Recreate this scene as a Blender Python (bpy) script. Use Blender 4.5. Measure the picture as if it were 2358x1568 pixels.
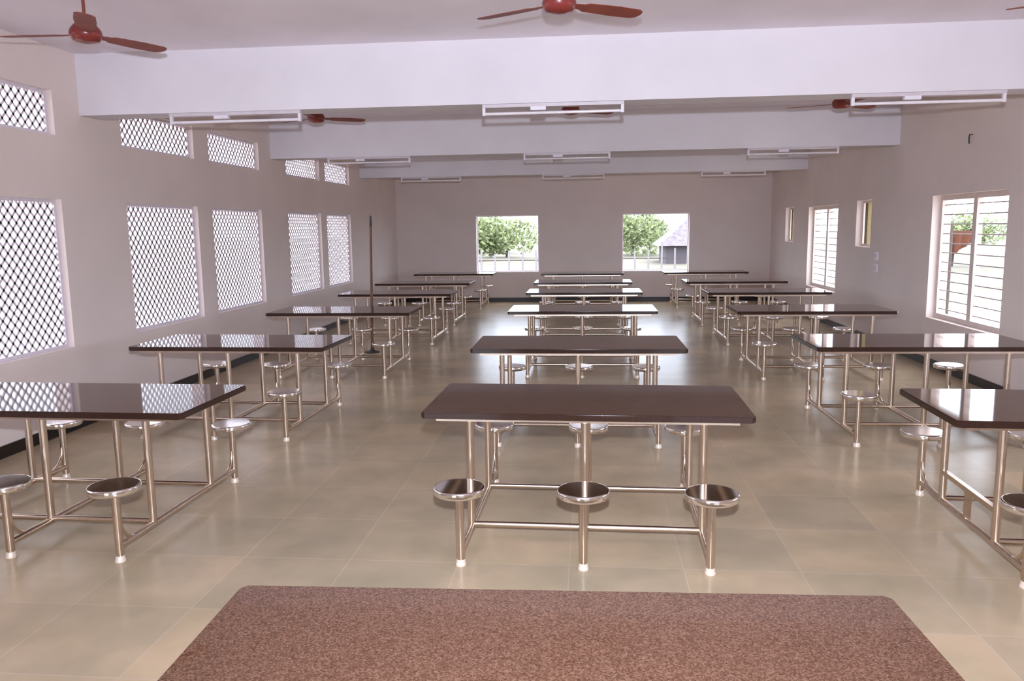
import bpy, bmesh, math, random
from mathutils import Vector, Matrix
random.seed(7)
S = bpy.context.scene
for o in list(bpy.data.objects): bpy.data.objects.remove(o)
COL = S.collection

# ------------------------------------------------------------ camera
F_PX, PITCH, YAW, ROLL, H = 1819.6, 0.1410, 0.0980, -0.0133, 1.788
cd = bpy.data.cameras.new('camera'); cam = bpy.data.objects.new('camera', cd); COL.objects.link(cam)
cd.sensor_width = 36.0; cd.lens = F_PX/2358*36.0; cd.clip_start = 0.05; cd.clip_end = 400
fw = Vector((-math.sin(YAW)*math.cos(PITCH), math.cos(YAW)*math.cos(PITCH), -math.sin(PITCH)))
rt = Vector((math.cos(YAW), math.sin(YAW), 0)); up = rt.cross(fw)
r2 = math.cos(ROLL)*rt+math.sin(ROLL)*up; u2 = -math.sin(ROLL)*rt+math.cos(ROLL)*up
cam.matrix_world = Matrix(((r2.x, u2.x, -fw.x, 0), (r2.y, u2.y, -fw.y, 0), (r2.z, u2.z, -fw.z, H), (0, 0, 0, 1)))
S.camera = cam

# ------------------------------------------------------------ sky and exposure
w = bpy.data.worlds.new('sky'); S.world = w; w.use_nodes = True
nt = w.node_tree; nt.nodes.clear()
out = nt.nodes.new('ShaderNodeOutputWorld'); bg = nt.nodes.new('ShaderNodeBackground')
tc = nt.nodes.new('ShaderNodeTexCoord'); sx = nt.nodes.new('ShaderNodeSeparateXYZ'); rmp = nt.nodes.new('ShaderNodeValToRGB')
nt.links.new(tc.outputs['Generated'], sx.inputs[0]); nt.links.new(sx.outputs['Z'], rmp.inputs[0])
rmp.color_ramp.elements[0].position = 0.0; rmp.color_ramp.elements[0].color = (0.73, 0.83, 1.0, 1)
rmp.color_ramp.elements[1].position = 0.6; rmp.color_ramp.elements[1].color = (0.86, 0.90, 1.0, 1)
nt.links.new(rmp.outputs[0], bg.inputs[0]); bg.inputs[1].default_value = 7.0
nt.links.new(bg.outputs[0], out.inputs[0])
S.view_settings.view_transform = 'Standard'; S.view_settings.look = 'None'
S.view_settings.gamma = 1.0; S.view_settings.use_curve_mapping = False
S.view_settings.exposure = 0.0

# the photographer's flash, just above the lens
fl = bpy.data.lights.new('camera_flash', 'SPOT'); fo = bpy.data.objects.new('camera_flash', fl); COL.objects.link(fo)
fl.energy = 1420; fl.color = (0.80, 0.85, 1.0); fl.shadow_soft_size = 0.035
fl.spot_size = math.radians(135); fl.spot_blend = 1.0
fo.location = (0.02, -0.05, H+0.24)
fo.rotation_euler = Vector((0.02, 1.0, -0.02)).to_track_quat('-Z', 'Y').to_euler()

S.cycles.max_bounces = 8; S.cycles.diffuse_bounces = 5; S.cycles.glossy_bounces = 5
S.cycles.use_denoising = True
S.cycles.caustics_reflective = True
S.cycles.sample_clamp_indirect = 6.0

# ------------------------------------------------------------ materials
def mat(name, col, rough=0.5, metal=0.0, spec=0.5, noise=None, coat=0.0):
    m = bpy.data.materials.new(name); m.use_nodes = True
    t = m.node_tree; b = t.nodes['Principled BSDF']
    b.inputs['Base Color'].default_value = (*col, 1); b.inputs['Roughness'].default_value = rough
    b.inputs['Metallic'].default_value = metal; b.inputs['Specular IOR Level'].default_value = spec
    b.inputs['Coat Weight'].default_value = coat
    sc, amt = noise or (12, 0.06)
    tc = t.nodes.new('ShaderNodeTexCoord'); n = t.nodes.new('ShaderNodeTexNoise'); r = t.nodes.new('ShaderNodeValToRGB')
    n.inputs['Scale'].default_value = sc; n.inputs['Detail'].default_value = 4
    t.links.new(tc.outputs['Object'], n.inputs['Vector']); t.links.new(n.outputs['Fac'], r.inputs[0])
    r.color_ramp.elements[0].position = 0.3; r.color_ramp.elements[1].position = 0.7
    r.color_ramp.elements[0].color = (*[max(0, c*(1-amt)) for c in col], 1)
    r.color_ramp.elements[1].color = (*[min(1, c*(1+amt)) for c in col], 1)
    t.links.new(r.outputs[0], b.inputs['Base Color'])
    return m
PAINT = mat('wall_paint', (0.80, 0.695, 0.655), 0.75, noise=(1.3, 0.035), spec=0.3)
BEAMP = mat('beam_paint', (0.78, 0.745, 0.79), 0.7, noise=(1.8, 0.03), spec=0.3)
CEILP = mat('ceiling_paint', (0.85, 0.79, 0.84), 0.8, noise=(1.5, 0.05), spec=0.2)
SKIRT = mat('black_skirting', (0.012, 0.007, 0.005), 0.35, noise=(20, 0.3))
LATT = mat('lattice_cement', (0.74, 0.68, 0.74), 0.8, noise=(25, 0.08))
WFRAME = mat('cream_frame_paint', (0.70, 0.58, 0.54), 0.5)
BARM = mat('window_bar_paint', (0.42, 0.36, 0.37), 0.5)
STEEL = mat('brushed_steel', (0.70, 0.58, 0.48), 0.25, 1.0, noise=(40, 0.05))
SEATM = mat('polished_steel', (0.93, 0.89, 0.86), 0.11, 1.0, noise=(30, 0.03))
CAPM = mat('foot_cap', (0.85, 0.72, 0.60), 0.3, 0.3)
FANM = mat('fan_brown_enamel', (0.24, 0.065, 0.045), 0.5, noise=(6, 0.15), spec=0.25)
FANC = mat('fan_hub_red_brown', (0.22, 0.035, 0.03), 0.3)
WHITEP = mat('white_plastic', (0.82, 0.78, 0.86), 0.4)
TUBEM = mat('unlit_fluorescent_glass', (0.85, 0.80, 0.84), 0.15)
BATT = mat('batten_enamel', (0.66, 0.60, 0.64), 0.4)
POLEM = mat('pole_wood', (0.16, 0.075, 0.045), 0.55, noise=(14, 0.25))
BRASS = mat('brass_slat', (0.19, 0.145, 0.05), 0.5)
IRON = mat('dark_iron', (0.05, 0.04, 0.04), 0.5)

def granite():
    m = bpy.data.materials.new('brown_granite'); m.use_nodes = True; t = m.node_tree; b = t.nodes['Principled BSDF']
    tc = t.nodes.new('ShaderNodeTexCoord'); v = t.nodes.new('ShaderNodeTexVoronoi'); n = t.nodes.new('ShaderNodeTexNoise')
    v.inputs['Scale'].default_value = 240; n.inputs['Scale'].default_value = 420; n.inputs['Detail'].default_value = 3
    t.links.new(tc.outputs['Object'], v.inputs['Vector']); t.links.new(tc.outputs['Object'], n.inputs['Vector'])
    mx = t.nodes.new('ShaderNodeMix'); mx.data_type = 'FLOAT'; mx.inputs[0].default_value = 0.5
    sp = t.nodes.new('ShaderNodeSeparateColor'); t.links.new(v.outputs['Color'], sp.inputs[0])
    t.links.new(sp.outputs[0], mx.inputs[2]); t.links.new(n.outputs['Fac'], mx.inputs[3])
    r = t.nodes.new('ShaderNodeValToRGB'); t.links.new(mx.outputs[0], r.inputs[0])
    e = r.color_ramp.elements
    e[0].position = 0.2; e[0].color = (0.042, 0.018, 0.010, 1); e[1].position = 0.85; e[1].color = (0.155, 0.088, 0.058, 1)
    k = e.new(0.5); k.color = (0.090, 0.042, 0.025, 1)
    t.links.new(r.outputs[0], b.inputs['Base Color']); b.inputs['Roughness'].default_value = 0.05
    b.inputs['Specular IOR Level'].default_value = 0.24
    return m
GRAN = granite()
GEDGE = mat('dark_polished_granite_edge', (0.032, 0.014, 0.010), 0.12, noise=(300, 0.4))  # same granite, darkened in colour for edges that reflect no bright ceiling

def stone_floor():
    m = bpy.data.materials.new('stone_tile_floor'); m.use_nodes = True; t = m.node_tree; b = t.nodes['Principled BSDF']
    tc = t.nodes.new('ShaderNodeTexCoord'); mp = t.nodes.new('ShaderNodeMapping')
    mp.inputs['Location'].default_value = (-0.5+0.003, -0.42+0.003, 0)
    t.links.new(tc.outputs['Object'], mp.inputs[0])
    br = t.nodes.new('ShaderNodeTexBrick'); t.links.new(mp.outputs[0], br.inputs['Vector'])
    br.offset = 0.0; br.squash = 1.0
    br.inputs['Scale'].default_value = 1.0; br.inputs['Brick Width'].default_value = 0.6; br.inputs['Row Height'].default_value = 0.6
    br.inputs['Mortar Size'].default_value = 0.004; br.inputs['Mortar Smooth'].default_value = 0.3
    br.inputs['Color1'].default_value = (0.54, 0.42, 0.28, 1); br.inputs['Color2'].default_value = (0.45, 0.37, 0.26, 1)
    br.inputs['Mortar'].default_value = (0.54, 0.44, 0.325, 1)
    n = t.nodes.new('ShaderNodeTexNoise'); n.inputs['Scale'].default_value = 2.2; n.inputs['Detail'].default_value = 6
    t.links.new(tc.outputs['Object'], n.inputs['Vector'])
    r = t.nodes.new('ShaderNodeValToRGB'); t.links.new(n.outputs['Fac'], r.inputs[0])
    r.color_ramp.elements[0].position = 0.3; r.color_ramp.elements[0].color = (0.82, 0.84, 0.82, 1)
    r.color_ramp.elements[1].position = 0.7; r.color_ramp.elements[1].color = (1.12, 1.08, 1.06, 1)
    mx = t.nodes.new('ShaderNodeMix'); mx.data_type = 'RGBA'; mx.blend_type = 'MULTIPLY'; mx.inputs[0].default_value = 1
    t.links.new(br.outputs['Color'], mx.inputs[6]); t.links.new(r.outputs[0], mx.inputs[7])
    t.links.new(mx.outputs[2], b.inputs['Base Color'])
    b.inputs['Roughness'].default_value = 0.25; b.inputs['Specular IOR Level'].default_value = 0.14
    return m
FLOORM = stone_floor()
SAND = mat('dry_sandy_ground', (0.135, 0.122, 0.085), 0.9, noise=(0.35, 0.3))
YARD = mat('pale_concrete_yard', (0.56, 0.46, 0.36), 0.85, noise=(0.8, 0.08))  # sunlit brightness and warm bounce are put into this pale colour
LEAF = mat('tree_leaf', (0.17, 0.205, 0.085), 0.7, noise=(3, 0.4))
BARK = mat('tree_bark', (0.07, 0.055, 0.05), 0.9)
POSTM = mat('whitewashed_post', (0.22, 0.20, 0.21), 0.8)
THATCH = mat('weathered_thatch', (0.15, 0.13, 0.145), 0.95, noise=(5, 0.25))
HUTW = mat('hut_wall_plaster', (0.09, 0.075, 0.085), 0.9)
CLOTH = mat('red_brown_cloth', (0.085, 0.028, 0.014), 0.9)

# ------------------------------------------------------------ mesh helpers
class MB:
    def __init__(s): s.v = []; s.f = []; s.sm = []
    def add(s, vs, fs, smooth=False):
        k = len(s.v); s.v += [tuple(p) for p in vs]
        for f in fs: s.f.append([i+k for i in f]); s.sm.append(smooth)
    def box(s, x0, x1, y0, y1, z0, z1):
        vs = [(x, y, z) for z in (z0, z1) for y in (y0, y1) for x in (x0, x1)]
        s.add(vs, [(0, 2, 3, 1), (4, 5, 7, 6), (0, 1, 5, 4), (2, 6, 7, 3), (0, 4, 6, 2), (1, 3, 7, 5)])
    def bar(s, a, b, wd, dp, n):       # square bar from a to b; n = depth direction
        a, b, n = Vector(a), Vector(b), Vector(n).normalized()
        d = (b-a).normalized(); q = d.cross(n).normalized()*wd/2; n = n*dp/2
        vs = [p+i*q+j*n for p in (a, b) for i, j in ((-1, -1), (1, -1), (1, 1), (-1, 1))]
        s.add(vs, [(0, 1, 2, 3), (7, 6, 5, 4), (0, 4, 5, 1), (1, 5, 6, 2), (2, 6, 7, 3), (3, 7, 4, 0)])
    def tube(s, pts, r, n=14, taper=None):
        pts = [Vector(p) for p in pts]; rings = []
        for i, p in enumerate(pts):
            d = (pts[min(i+1, len(pts)-1)]-pts[max(i-1, 0)]).normalized()
            a = d.orthogonal() if i == 0 else (A - d*A.dot(d))
            A = a.normalized(); B = d.cross(A)
            rr = r if taper is None else r*(1+(taper-1)*i/(len(pts)-1))
            rings.append([p+rr*(math.cos(2*math.pi*j/n)*A+math.sin(2*math.pi*j/n)*B) for j in range(n)])
        vs = [q for R in rings for q in R]
        fs = [(i*n+j, i*n+(j+1) % n, (i+1)*n+(j+1) % n, (i+1)*n+j) for i in range(len(pts)-1) for j in range(n)]
        s.add(vs, fs, True)
        s.add(rings[0], [tuple(reversed(range(n)))]); s.add(rings[-1], [tuple(range(n))])
    def lathe(s, prof, n=32, c=(0, 0, 0), smooth=True):   # prof: (r, z), both ends on or off the axis
        vs = []; idx = []
        for r, z in prof:
            if r < 1e-6: idx.append([len(vs)]*n); vs.append((c[0], c[1], c[2]+z))
            else:
                idx.append(list(range(len(vs), len(vs)+n)))
                vs += [(c[0]+r*math.cos(2*math.pi*j/n), c[1]+r*math.sin(2*math.pi*j/n), c[2]+z) for j in range(n)]
        fs = []
        for A, B in zip(idx, idx[1:]):
            for j in range(n):
                q = [A[j], A[(j+1) % n], B[(j+1) % n], B[j]]; u = []
                for i in q:
                    if i not in u: u.append(i)
                if len(u) > 2: fs.append(tuple(u))
        s.add(vs, fs, smooth)
    def mesh(s, name, m):
        me = bpy.data.meshes.new(name); me.from_pydata(s.v, [], s.f); me.materials.append(m)
        for p, q in zip(me.polygons, s.sm): p.use_smooth = q
        bm = bmesh.new(); bm.from_mesh(me); bmesh.ops.recalc_face_normals(bm, faces=bm.faces); bm.to_mesh(me); bm.free()
        me.update(); return me
def put(name, me, parent=None, loc=(0, 0, 0), rz=0):
    o = bpy.data.objects.new(name, me); COL.objects.link(o); o.location = loc; o.rotation_euler = (0, 0, rz)
    if parent: o.parent = parent
    return o
def part(name, mb, m, parent, loc=(0, 0, 0)): return put(name, mb.mesh(name, m), parent, loc)
def tag(o, label, cat, group=None):
    o['label'] = label; o['category'] = cat
    if group: o['group'] = group
    return o
def struct(o, label=None, cat=None):
    o['kind'] = 'structure'
    if label: o['label'] = label
    if cat: o['category'] = cat
    return o
def empty(name, loc=(0, 0, 0), rz=0):
    o = bpy.data.objects.new(name, None); COL.objects.link(o); o.location = loc; o.rotation_euler = (0, 0, rz); o.empty_display_size = 0.2
    return o
def kids(o): return [c for c in bpy.data.objects if c.parent is o]
def copy_tree(o, parent=None, tree=None):
    tree = tree if tree is not None else CH
    c = o.copy(); COL.objects.link(c); c.parent = parent
    CH[c.name] = []
    for k in tree.get(o.name, []):
        CH[c.name].append(copy_tree(k, c, tree))
    return c
CH = {}
def index(o):
    CH[o.name] = kids(o)
    for k in CH[o.name]: index(k)

# ------------------------------------------------------------ the room
AL, AR, YN, YF, ZC = -4.723, 4.270, -3.4, 19.325, 3.431
TH = 0.23
BEAMS = [(2.76, 0.30), (7.16, 0.30), (11.642, 0.30), (16.291, 0.30)]
ZB = 2.859
LW = [(3.35, 4.85), (5.29, 6.791), (7.804, 9.299), (9.679, 11.201), (12.228, 13.777), (14.081, 15.535)]
SILL, TOP, VB, VT = 0.758, 2.10, 2.66, 3.05
RW = [(4.10, 5.92), (8.645, 10.465), (14.26, 16.10)]
RVENT = [(12.62, 13.30), (17.24, 17.93)]
FW = [(-2.745, -1.215), (0.80, 2.38)]

def wall(name, a0, a1, z0, z1, holes, place, m, t0, t1):
    """panel in (a, z) with openings; place(a, t, z) gives the point; faces only where solid meets air"""
    A = sorted({a0, a1, *[h[0] for h in holes], *[h[1] for h in holes]}); Z = sorted({z0, z1, *[h[2] for h in holes], *[h[3] for h in holes]})
    solid = lambda i, j: 0 <= i < len(A)-1 and 0 <= j < len(Z)-1 and not any(h[0] <= A[i] < h[1] and h[2] <= Z[j] < h[3] for h in holes)
    mb = MB()
    for i in range(len(A)-1):
        for j in range(len(Z)-1):
            if not solid(i, j): continue
            a, b, c, d = A[i], A[i+1], Z[j], Z[j+1]
            for t in (t0, t1): mb.add([place(a, t, c), place(b, t, c), place(b, t, d), place(a, t, d)], [(0, 1, 2, 3)])
            if not solid(i-1, j): mb.add([place(a, t0, c), place(a, t1, c), place(a, t1, d), place(a, t0, d)], [(0, 1, 2, 3)])
            if not solid(i+1, j): mb.add([place(b, t0, c), place(b, t1, c), place(b, t1, d), place(b, t0, d)], [(0, 1, 2, 3)])
            if not solid(i, j-1): mb.add([place(a, t0, c), place(b, t0, c), place(b, t1, c), place(a, t1, c)], [(0, 1, 2, 3)])
            if not solid(i, j+1): mb.add([place(a, t0, d), place(b, t0, d), place(b, t1, d), place(a, t1, d)], [(0, 1, 2, 3)])
    me = mb.mesh(name, m)
    bm = bmesh.new(); bm.from_mesh(me); bmesh.ops.remove_doubles(bm, verts=bm.verts, dist=1e-5); bmesh.ops.recalc_face_normals(bm, faces=bm.faces); bm.to_mesh(me); bm.free()
    return struct(put(name, me))
wall('wall_left', YN-TH, YF+TH, 0, ZC, [(a, b, SILL, TOP) for a, b in LW]+[(a, b, VB, VT) for a, b in LW], lambda a, t, z: (t, a, z), PAINT, AL-TH, AL)
wall('wall_right', YN-TH, YF+TH, 0, ZC, [(a, b, 0.60, 2.12) for a, b in RW]+[(a, b, 1.43, 2.15) for a, b in RVENT], lambda a, t, z: (t, a, z), PAINT, AR, AR+TH)
wall('wall_far', AL, AR, 0, ZC, [(a, b, 0.73, 2.10) for a, b in FW], lambda a, t, z: (a, t, z), PAINT, YF, YF+TH)
wall('wall_near', AL, AR, 0, ZC, [(-3.6, -1.6, 0.0, 2.3), (0.6, 3.4, 0.7, 2.3)], lambda a, t, z: (a, t, z), PAINT, YN-TH, YN)  # both openings behind the camera are unseen, added to let in more daylight
mb = MB(); mb.box(AL-TH, AR+TH, YN-TH, YF+TH, -0.12, 0); struct(part('floor', mb, FLOORM, None))
mb = MB(); mb.box(AL-TH, AR+TH, YN-TH, YF+TH, ZC, ZC+0.15); struct(part('ceiling', mb, CEILP, None))
for i, (y, t) in enumerate(BEAMS):
    mb = MB(); mb.box(AL, AR, y, y+t, ZB+(0.02 if i == 1 else 0), ZC)
    struct(part('trim_%d' % (i+1), mb, BEAMP, None), ['white ceiling beam over the nearest table, behind the lens', 'bright white ceiling beam nearest the camera, across the top of the photo',
        'second white ceiling beam across the hall', 'farthest white ceiling beam, close to the far wall'][i], 'beam')
for side, b in (('left', (AL, AL+0.014, YN, YF)), ('right', (AR-0.014, AR, YN, YF)), ('far', (AL+0.014, AR-0.014, YF-0.014, YF))):
    mb = MB(); mb.box(*b, 0, 0.10); struct(part('baseboard_'+side, mb, SKIRT, None))

# ------------------------------------------------------------ windows
def clipseg(p, d, x0, x1, z0, z1):
    t0, t1 = -99, 99
    for q, e, lo, hi in ((p[0], d[0], x0, x1), (p[1], d[1], z0, z1)):
        a, b = (lo-q)/e, (hi-q)/e
        if a > b: a, b = b, a
        t0 = max(t0, a); t1 = min(t1, b)
    return (t0, t1) if t1-t0 > 0.02 else None
def lattice(w_, h_, px=0.090, pz=0.100):
    mb = MB(); x0, x1, z0, z1 = 0.03, w_-0.03, 0.03, h_-0.03
    for sgn in (1, -1):
        d = (px, sgn*pz); span = h_*px/pz
        k = -int(span/px)-2
        while k*px < w_+span+px:
            p = (k*px, z0 if sgn > 0 else z0)
            s = clipseg(p, d, x0, x1, z0, z1)
            if s: mb.bar((0, p[0]+d[0]*s[0], p[1]+d[1]*s[0]), (0, p[0]+d[0]*s[1], p[1]+d[1]*s[1]), 0.021, 0.014, (1, 0, 0))
            k += 1
    return mb
def frame(w_, h_, t=0.03, d=0.03):
    mb = MB(); e = d/2
    mb.box(-e, e, 0, t, 0, h_); mb.box(-e, e, w_-t, w_, 0, h_); mb.box(-e, e, t, w_-t, 0, t); mb.box(-e, e, t, w_-t, h_-t, h_)
    return mb
nwin = 0
def window_root(loc, label):
    global nwin
    nwin += 1
    return struct(empty('window_%d' % nwin, loc), label, 'window')
pos = ['nearest the camera, outside the frame', 'cut by the left edge of the photo', 'first of the middle pair', 'second of the middle pair', 'first of the far pair', 'last before the far corner']
for i, (a, b) in enumerate(LW):
    r = window_root((AL-0.07, a, SILL), 'tall diamond lattice window in the left wall, '+pos[i])
    part('frame', frame(b-a, TOP-SILL), LATT, r); part('lattice', lattice(b-a, TOP-SILL), LATT, r)
    r = window_root((AL-0.07, a, VB), 'low diamond lattice ventilator high in the left wall, '+pos[i])
    part('frame', frame(b-a, VT-VB), LATT, r); part('lattice', lattice(b-a, VT-VB), LATT, r)
def barred(a, b, z0, z1, label, nb=12):
    r = window_root((AR+0.13, a, z0), label); W_, H_ = b-a, z1-z0
    part('frame', frame(W_, H_, 0.06, 0.07), WFRAME, r)
    m = MB(); m.box(-0.035, 0.035, W_/2-0.045, W_/2+0.045, 0.06, H_-0.06); part('mullion', m, WFRAME, r)
    for k in range(nb):
        z = 0.06+(H_-0.12)*(k+0.5)/nb
        m = MB(); m.tube([(0, 0.05, z), (0, W_-0.05, z)], 0.007, 8); part('bar', m, BARM, r)
lab = ['barred window in the right wall beside the camera, outside the frame', 'large barred two-leaf window in the right wall, nearest in view', 'narrow-looking barred window in the right wall, farther off']
for (a, b), l in zip(RW, lab): barred(a, b, 0.60, 2.12, l)
for (a, b), l in zip(RVENT, ['small ventilator window in the right wall between the two barred windows', 'small ventilator window in the right wall near the far corner']):
    r = window_root((AR+0.12, a, 1.43), l); W_, H_ = b-a, 0.72
    part('frame', frame(W_, H_, 0.04, 0.05), WFRAME, r)
    m = MB(); m.box(-0.03, 0.03, W_*0.62, W_*0.80, 0.04, H_-0.04); p_ = part('louvre_panel', m, BRASS, r); p_['label'] = 'brass coloured louvre panel'
for (a, b), l in zip(FW, ['bright open window in the far wall, left of centre', 'bright open window in the far wall, right of centre']):
    r = window_root((a, YF+0.15, 0.73), l); W_, H_ = b-a, 1.37
    f_ = part('frame', frame(W_, H_, 0.025, 0.04), WHITEP, r); f_.rotation_euler = (0, 0, -math.pi/2)

# ------------------------------------------------------------ tables with fixed stools
TW, TD, TZ, SY, SX, LX, LY = 1.83, 0.845, 0.775, 0.685, 0.654, 0.650, 0.345
def slab_mesh():
    bm = bmesh.new(); c = 0.02
    P = [(-TW/2+c, -TD/2), (TW/2-c, -TD/2), (TW/2, -TD/2+c), (TW/2, TD/2-c), (TW/2-c, TD/2), (-TW/2+c, TD/2), (-TW/2, TD/2-c), (-TW/2, -TD/2+c)]
    f = bm.faces.new([bm.verts.new((x, y, TZ-0.038)) for x, y in P])
    e = bmesh.ops.extrude_face_region(bm, geom=[f]); bmesh.ops.translate(bm, vec=(0, 0, 0.038), verts=[v for v in e['geom'] if isinstance(v, bmesh.types.BMVert)])
    bmesh.ops.recalc_face_normals(bm, faces=bm.faces)
    ed = [x for x in bm.edges if abs(x.verts[0].co.z-x.verts[1].co.z) < 1e-6]
    bmesh.ops.bevel(bm, geom=ed, offset=0.005, segments=2, affect='EDGES')
    me = bpy.data.meshes.new('tabletop'); bm.to_mesh(me); bm.free(); me.materials.append(GRAN); me.materials.append(GEDGE)
    for p in me.polygons:
        if abs(p.normal.z) < 0.85: p.material_index = 1
    return me
def make_table():
    root = empty('canteen_table')
    put('tabletop', slab_mesh(), root)
    z0, z1 = TZ-0.063, TZ-0.038; a, b, t = TW/2-0.075, TD/2-0.06, 0.03
    m = MB(); m.box(-a, a, -b, -b+t, z0, z1); m.box(-a, a, b-t, b, z0, z1); m.box(-a, -a+t, -b+t, b-t, z0, z1); m.box(a-t, a, -b+t, b-t, z0, z1)
    for x in (-LX, 0, LX): m.box(x-0.015, x+0.015, -b+t, b-t, z0, z1)
    part('under_frame', m, STEEL, root)
    m = MB(); m.tube([(0, 0, 0.09), (0, 0, z0)], 0.022); leg = m.mesh('leg', STEEL)
    m = MB(); m.tube([(0, -SY+0.012, 0), (0, SY-0.012, 0)], 0.020); cross = m.mesh('cross_rail', STEEL)
    m = MB(); m.tube([(-LX, 0, 0), (LX, 0, 0)], 0.017); lng = m.mesh('long_rail', STEEL)
    m = MB(); m.tube([(0, 0, 0.02), (0, 0, 0.41)], 0.0225); post = m.mesh('stool_post', STEEL)
    m = MB(); m.lathe([(0, 0), (0.028, 0), (0.030, 0.008), (0.026, 0.022), (0.0235, 0.030), (0.0235, 0.038), (0, 0.038)], 20); cap = m.mesh('foot_cap', CAPM)
    m = MB(); m.lathe([(0, 0), (0.120, 0), (0.134, 0.004), (0.1375, 0.012), (0.1375, 0.033), (0.1355, 0.038), (0.130, 0.0405), (0.124, 0.0405)], 40, (0, 0, 0.401)); m.lathe([(0.124, 0.0405), (0, 0.0405)], 40, (0, 0, 0.401), False); seat = m.mesh('stool_seat', SEATM)
    m = MB(); m.lathe([(0, 0), (0.05, 0), (0.05, 0.008), (0, 0.008)], 20, (0, 0, 0.393), False); plate = m.mesh('seat_plate', STEEL)
    arc = [(0, 0.02+0.15*(1-math.cos(t)), 0.24-0.145*math.sin(t)) for t in [math.pi/2*k/8 for k in range(9)]]
    m = MB(); m.tube(arc, 0.011, 10); brace = m.mesh('brace', STEEL)
    for x in (-1, 0, 1):
        put('cross_rail', cross, root, (x*LX, 0, 0.09))
        for y in (-1, 1):
            put('leg', leg, root, (x*LX, y*LY, 0))
            p = put('stool_post', post, root, (x*SX, y*SY, 0)); put('foot_cap', cap, p)
            s_ = put('stool_seat', seat, root, (x*SX, y*SY, 0)); put('seat_plate', plate, s_)
            put('brace', brace, root, (x*SX, y*SY, 0), 0 if y < 0 else math.pi)
    for y in (-1, 1): put('long_rail', lng, root, (0, y*(LY-0.0), 0.105))
    return root
proto = make_table(); index(proto)
T = [ # column, row, x, front-edge y, angle
 ('C', 0, -0.074, 1.269, 0.032), ('C', 1, -0.016, 4.235, -0.018), ('C', 2, -0.095, 6.587, 0.007), ('C', 3, -0.083, 9.620, 0.002), ('C', 4, -0.079, 12.431, 0), ('C', 5, -0.115, 14.755, 0), ('C', 6, -0.148, 17.60, 0),
 ('L', 1, -3.204, 4.181, -0.019), ('L', 2, -3.226, 6.666, -0.022), ('L', 3, -3.127, 9.506, 0.006), ('L', 4, -3.097, 12.310, 0.002), ('L', 5, -3.154, 14.725, 0), ('L', 6, -3.078, 17.80, 0),
 ('R', 1, 2.815, 4.149, -0.03), ('R', 2, 2.799, 6.723, 0.018), ('R', 3, 2.676, 9.538, 0), ('R', 4, 2.734, 12.282, 0), ('R', 5, 2.692, 14.712, 0), ('R', 6, 2.579, 17.80, 0)]
RN = ['first', 'second', 'third', 'fourth', 'fifth', 'last']
LBL = {('C', 0): 'speckled brown granite tabletop filling the bottom foreground, its stools out of sight',
 ('C', 1): 'brown granite table in the middle column facing the camera, three steel stools fully in view',
 ('C', 2): 'dark granite table in the middle column directly behind the nearest full table',
 ('C', 3): 'granite table in the middle column reflecting both far windows as wide white patches',
 ('C', 4): 'small-looking middle-column granite table, fourth complete table counting from the camera',
 ('C', 5): 'middle-column granite table, fifth complete table, with narrow white window reflections',
 ('C', 6): 'hindmost granite table of the middle column, between the two far windows',
 ('L', 1): 'near left granite table mirroring the lattice window, cut off by the left edge',
 ('L', 2): 'second granite table along the lattice wall, its whole glossy top in view',
 ('L', 3): 'third granite table along the lattice wall, in front of the tall brown pole',
 ('L', 4): 'fourth granite table along the lattice wall, first one beyond the tall pole',
 ('L', 5): 'fifth granite table along the lattice wall, second one beyond the tall pole',
 ('L', 6): 'hindmost granite table of the left column, below the left far window',
 ('R', 1): 'near right granite table with an extra end rail, cut by the photo edge',
 ('R', 2): 'second granite table on the right, mirroring the large barred window',
 ('R', 3): 'third granite table on the right, under the light switches',
 ('R', 4): 'fourth granite table on the right, just below the farther barred window',
 ('R', 5): 'fifth granite table on the right, left of the farther barred window',
 ('R', 6): 'hindmost granite table of the right column, below the right far window'}
for i, (c, k, x, y, a) in enumerate(T):
    o = proto if i == 0 else copy_tree(proto)
    o.location = (x, y+TD/2, 0); o.rotation_euler = (0, 0, a)
    tag(o, LBL[(c, k)], 'table', 'steel and granite canteen tables with fixed stools')
    if (c, k) == ('R', 1):
        m = MB(); m.box(-0.015, 0.015, -LY, LY, -0.015, 0.015); part('end_rail', m, STEEL, o, (-LX, 0, 0.27))
        m = MB(); m.box(-0.015, 0.015, -0.015, 0.015, 0.10, 0.257); part('end_strut', m, STEEL, o, (-LX, 0.0, 0))

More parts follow.
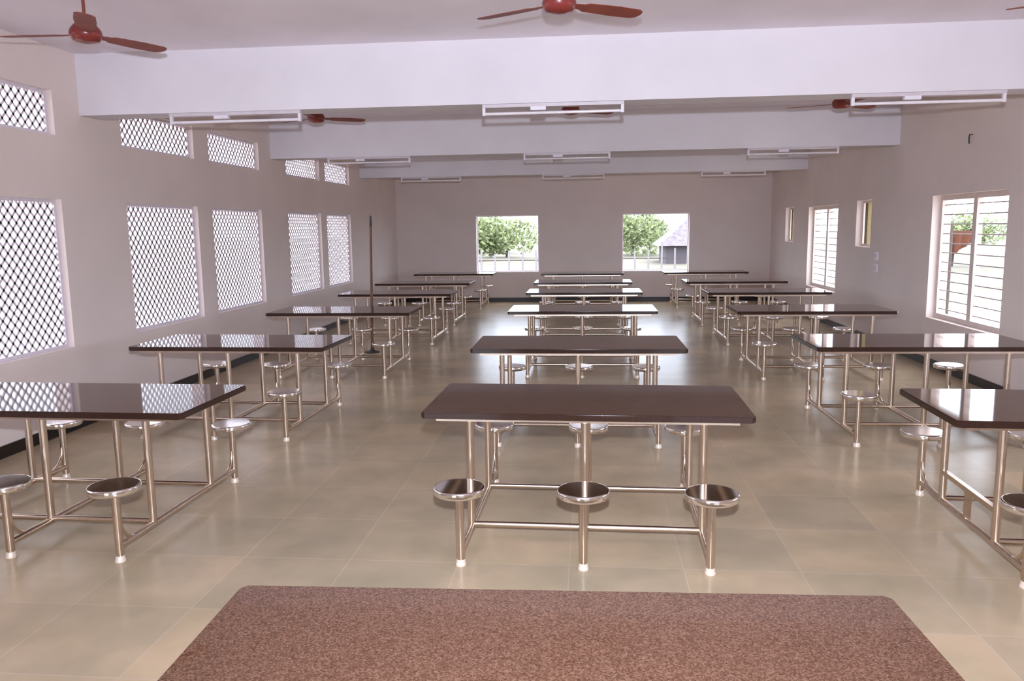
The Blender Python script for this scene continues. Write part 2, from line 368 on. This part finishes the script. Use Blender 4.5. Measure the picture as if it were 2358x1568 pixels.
# ------------------------------------------------------------ ceiling fans
def make_fan():
    r = empty('ceiling_fan')           # origin at the ceiling, fan hangs below
    m = MB(); m.lathe([(0, 0), (0.055, 0), (0.05, -0.03), (0.022, -0.055), (0, -0.055)], 24); part('ceiling_canopy', m, FANM, r)
    m = MB(); m.tube([(0, 0, -0.05), (0, 0, -0.23)], 0.011, 12); part('down_rod', m, FANM, r)
    m = MB(); m.lathe([(0, -0.215), (0.03, -0.22), (0.075, -0.245), (0.098, -0.275), (0.104, -0.30), (0.10, -0.32), (0.085, -0.345), (0.04, -0.357), (0, -0.36)], 32); part('motor_hub', m, FANC, r)
    b = MB()
    prof = [(0.10, 0.028), (0.16, 0.035), (0.19, 0.055), (0.40, 0.066), (0.555, 0.060), (0.585, 0.04), (0.595, 0.012)]
    vs = []
    for x, h in prof:
        for s_ in (-1, 1):
            for zz in (-0.002, 0.002): vs.append((x, s_*h, zz-s_*h*0.16))
    fs = []
    for i in range(len(prof)-1):
        p, q = i*4, i*4+4
        fs += [(p, p+2, q+2, q), (p+1, q+1, q+3, p+3), (p, q, q+1, p+1), (p+2, p+3, q+3, q+2)]
    fs += [(0, 1, 3, 2), (len(vs)-4, len(vs)-2, len(vs)-1, len(vs)-3)]
    b.add(vs, fs); bl = b.mesh('blade', FANM)
    for k in range(3): put('blade', bl, r, (0, 0, -0.305), math.radians(-90+120*k))
    return r
fan = make_fan(); index(fan)
FANS = [(-3.40, 5.30, 33, 'red-brown ceiling fan at the upper left, one blade pointing at the camera'), (-0.18, 5.02, 2, 'red-brown ceiling fan at the top centre, hub cut by the photo edge'),
 (3.18, 5.30, 4, 'red-brown ceiling fan mostly beyond the top right corner, only a blade tip showing'),
 (-3.26, 9.50, 0, 'red-brown ceiling fan showing below the bright beam, right of the left tube light'), (-0.21, 9.40, 5, 'red-brown ceiling fan seen through the middle tube light'),
 (2.83, 9.50, 8, 'red-brown ceiling fan just left of the right-hand tube light'), (2.93, 13.7, 0, 'distant ceiling fan peeping under the second beam at the right')]
for i, (x, y, a, l) in enumerate(FANS):
    o = fan if i == 0 else copy_tree(fan)
    o.location = (x, y, ZC); o.rotation_euler = (0, 0, math.radians(a)); tag(o, l, 'ceiling fan', 'red-brown three-blade ceiling fans')

# ------------------------------------------------------------ tube lights under the beams
def make_tube():
    r = empty('tube_light')
    m = MB(); m.box(-0.625, 0.625, -0.02, 0.02, -0.028, 0); part('batten', m, BATT, r)
    m = MB(); m.tube([(-0.60, 0, -0.080), (0.60, 0, -0.080)], 0.013, 14); part('tube', m, TUBEM, r)
    m = MB(); m.box(-0.013, 0.013, -0.014, 0.014, -0.096, -0.028); h = m.mesh('tube_holder', WHITEP)
    for s_ in (-1, 1): put('tube_holder', h, r, (s_*0.612, 0, 0))
    m = MB(); m.box(-0.075, 0.06, -0.026, 0.020, -0.058, -0.028); part('ballast_box', m, WHITEP, r, (-0.12, 0, 0))
    return r
tl = make_tube(); index(tl)
side = ['left', 'middle', 'right']
for bi, (y, t) in enumerate(BEAMS[1:]):
    for si, x in enumerate((-3.24, -0.32, 2.85)):
        o = tl if (bi, si) == (0, 0) else copy_tree(tl)
        o.location = (x, y+0.05, ZB+(0.02 if bi == 0 else 0))
        tag(o, '%s unlit tube light under the %s beam' % (side[si], ['bright nearest', 'second', 'farthest'][bi]), 'light', 'unlit tube lights under the beams')

# ------------------------------------------------------------ small things
foot, top = Vector((-3.19, 11.30, 0.0)), Vector((-3.14, 11.30, 1.995))
m = MB(); m.tube([foot, foot.lerp(top, 0.5), top-(top-foot)*0.06], 0.021, 12, 0.8)
pole = empty('wooden_pole', foot)
me = m.mesh('shaft', POLEM); me.transform(Matrix.Translation(-foot)); put('shaft', me, pole)
m = MB(); m.tube([top-(top-foot)*0.075, top], 0.020, 12, 0.6); me = m.mesh('dark_tip', IRON); me.transform(Matrix.Translation(-foot)); put('dark_tip', me, pole)
m = MB(); m.lathe([(0, 0), (0.11, 0), (0.11, 0.015), (0.04, 0.03), (0.03, 0.05), (0, 0.05)], 24); put('base', m.mesh('base', IRON), pole)
tag(pole, 'tall thin brown pole standing behind the third table along the lattice wall', 'pole')
def switch(z, l):
    r = empty('switch_plate', (AR, 12.29, z))
    m = MB(); m.box(-0.018, 0, -0.055, 0.055, -0.06, 0.06); part('plate', m, WHITEP, r)
    m = MB(); m.box(-0.026, -0.018, -0.02, 0.02, -0.028, 0.028); part('rocker', m, WFRAME, r)
    tag(r, l, 'switch', 'white switch plates on the right wall')
switch(1.31, 'upper white switch plate on the right wall beside the small ventilator')
switch(1.13, 'lower white switch plate on the right wall beside the small ventilator')
m = MB(); m.tube([(AR, 9.53, 2.76), (AR-0.03, 9.53, 2.76), (AR-0.035, 9.53, 2.72), (AR-0.03, 9.53, 2.66)], 0.008, 8)
tag(part('wall_hook', m, IRON, None), 'small dark iron hook high on the right wall above the barred window', 'hook')

# ------------------------------------------------------------ outdoors
m = MB(); m.box(-120, 120, YF+TH, 200, -0.35, -0.1); m.box(AL-TH, 120, -40, YN-TH, -0.35, -0.1)
o = part('ground', m, SAND, None); struct(o, 'dry sandy ground outside the far windows', 'ground')
m = MB(); m.box(AR+TH, 120, YN-TH, YF+TH, -0.35, -0.1); m.box(-120, AL-TH, -40, YF+TH, -0.35, -0.1); struct(part('yard_slab', m, YARD, None), 'yard outside the side windows, coloured pale to stand in for sunlight', 'yard')
def tree(x, y, h_, rad, seed, label, n=2600):
    random.seed(seed); r = empty('tree', (x, y, -0.1))
    m = MB(); m.tube([(0, 0, 0), (0.1, 0.05, h_*0.35), (0.05, 0.1, h_*0.62)], 0.06*h_/2, 10, 0.5)
    for k in range(5):
        a = k*1.26; m.tube([(0.08, 0.05, h_*0.3), (math.cos(a)*rad*0.5, math.sin(a)*rad*0.5, h_*0.68)], 0.02*h_/2, 6, 0.4)
    part('trunk', m, BARK, r); m = MB()
    cl = [(random.uniform(-.6, .6)*rad, random.uniform(-.6, .6)*rad, h_*random.uniform(0.38, 0.82), rad*random.uniform(0.3, 0.5)) for _ in range(9)]
    for k in range(n):
        cx, cy, cz, cr = random.choice(cl)
        d = Vector((random.gauss(0, 1), random.gauss(0, 1), random.gauss(0, 0.8))).normalized()*cr*0.8*random.uniform(0.6, 1)
        p = Vector((cx, cy, cz))+d; u = Vector((random.gauss(0, 1), random.gauss(0, 1), random.gauss(0, 1))).normalized(); v = u.orthogonal().normalized()
        s_ = rad*random.uniform(0.03, 0.06)
        m.add([p-u*s_, p+v*s_*0.5, p+u*s_, p-v*s_*0.5], [(0, 1, 2, 3)])
    part('foliage', m, LEAF, r); tag(r, label, 'tree', 'trees beyond the hall')
tree(-5.4, 52, 2.5, 3.6, 1, 'green tree seen in the right half of the left far window')
tree(-8.2, 60, 2.1, 3.0, 2, 'lower green tree seen in the left part of the left far window')
tree(2.9, 54, 2.5, 3.6, 3, 'green tree seen in the left half of the right far window')
tree(15.6, 36.0, 2.5, 2.2, 4, 'green tree seen through the near barred window on the right')
def fence(x0, x1, y, label):
    r = empty('post_fence', (x0, y, -0.1)); n = int((x1-x0)/0.55)
    random.seed(int(y)+n)
    for k in range(n+1):
        h_ = random.uniform(0.75, 1.2); m = MB(); m.tube([(0, 0, 0), (random.uniform(-.03, .03), 0, h_)], 0.045, 8, 0.8)
        part('post', m, POSTM, r, ((x1-x0)*k/n, 0, 0))
    m = MB(); m.box(0, x1-x0, 0.04, 0.07, 0.45, 0.50); part('rail', m, BARK, r)
    tag(r, label, 'fence')
fence(-6.6, -1.7, 35.0, 'pale post fence across the field in the left far window')
fence(0.3, 5.0, 36.0, 'pale post fence across the field in the right far window')
def hut(x, y, w_, d_, hw, hr, label):
    r = empty('thatched_hut', (x, y, -0.1))
    m = MB(); m.box(-w_/2, w_/2, -d_/2, d_/2, 0, hw); part('wall', m, HUTW, r)
    m = MB(); e = 0.4; a, b = w_/2+e, d_/2+e
    vs = [(-a, -b, hw-0.2), (a, -b, hw-0.2), (a, b, hw-0.2), (-a, b, hw-0.2), (-0.3, 0, hr), (0.3, 0, hr)]
    m.add(vs, [(0, 1, 5, 4), (1, 2, 5), (2, 3, 4, 5), (3, 0, 4), (3, 2, 1, 0)]); part('roof', m, THATCH, r)
    m = MB(); m.box(-0.4, 0.4, -d_/2-0.03, -d_/2, 0, min(hw-0.2, 1.3)); part('door', m, IRON, r)
    tag(r, label, 'hut')
hut(6.0, 43, 4.2, 4, 1.1, 2.75, 'thatched hut rising at the right of the right far window')
hut(-8.7, 45, 3.6, 3.5, 0.9, 1.85, 'low thatched hut at the left of the left far window')
r = empty('hanging_cloth', (7.30, 16.9, -0.1))
m = MB(); m.tube([(0, 0, 0), (0, 0, 1.85)], 0.03, 8); part('post', m, BARK, r)
m = MB(); vs = []
for i in range(9):
    u = i/8
    for j in range(6):
        v = j/5; L = 0.50*(1-0.6*u)
        vs.append((0.02+0.42*u, 0.04*math.sin(u*14+v*2), 1.72-L*v))
m.add(vs, [(i*6+j, i*6+j+1, (i+1)*6+j+1, (i+1)*6+j) for i in range(8) for j in range(5)], True)
me = m.mesh('cloth', CLOTH); c_ = put('cloth', me, r); sl = c_.modifiers.new('thick', 'SOLIDIFY'); sl.thickness = 0.01
tag(r, 'red-brown cloth hung on a post outside the near barred window', 'cloth')
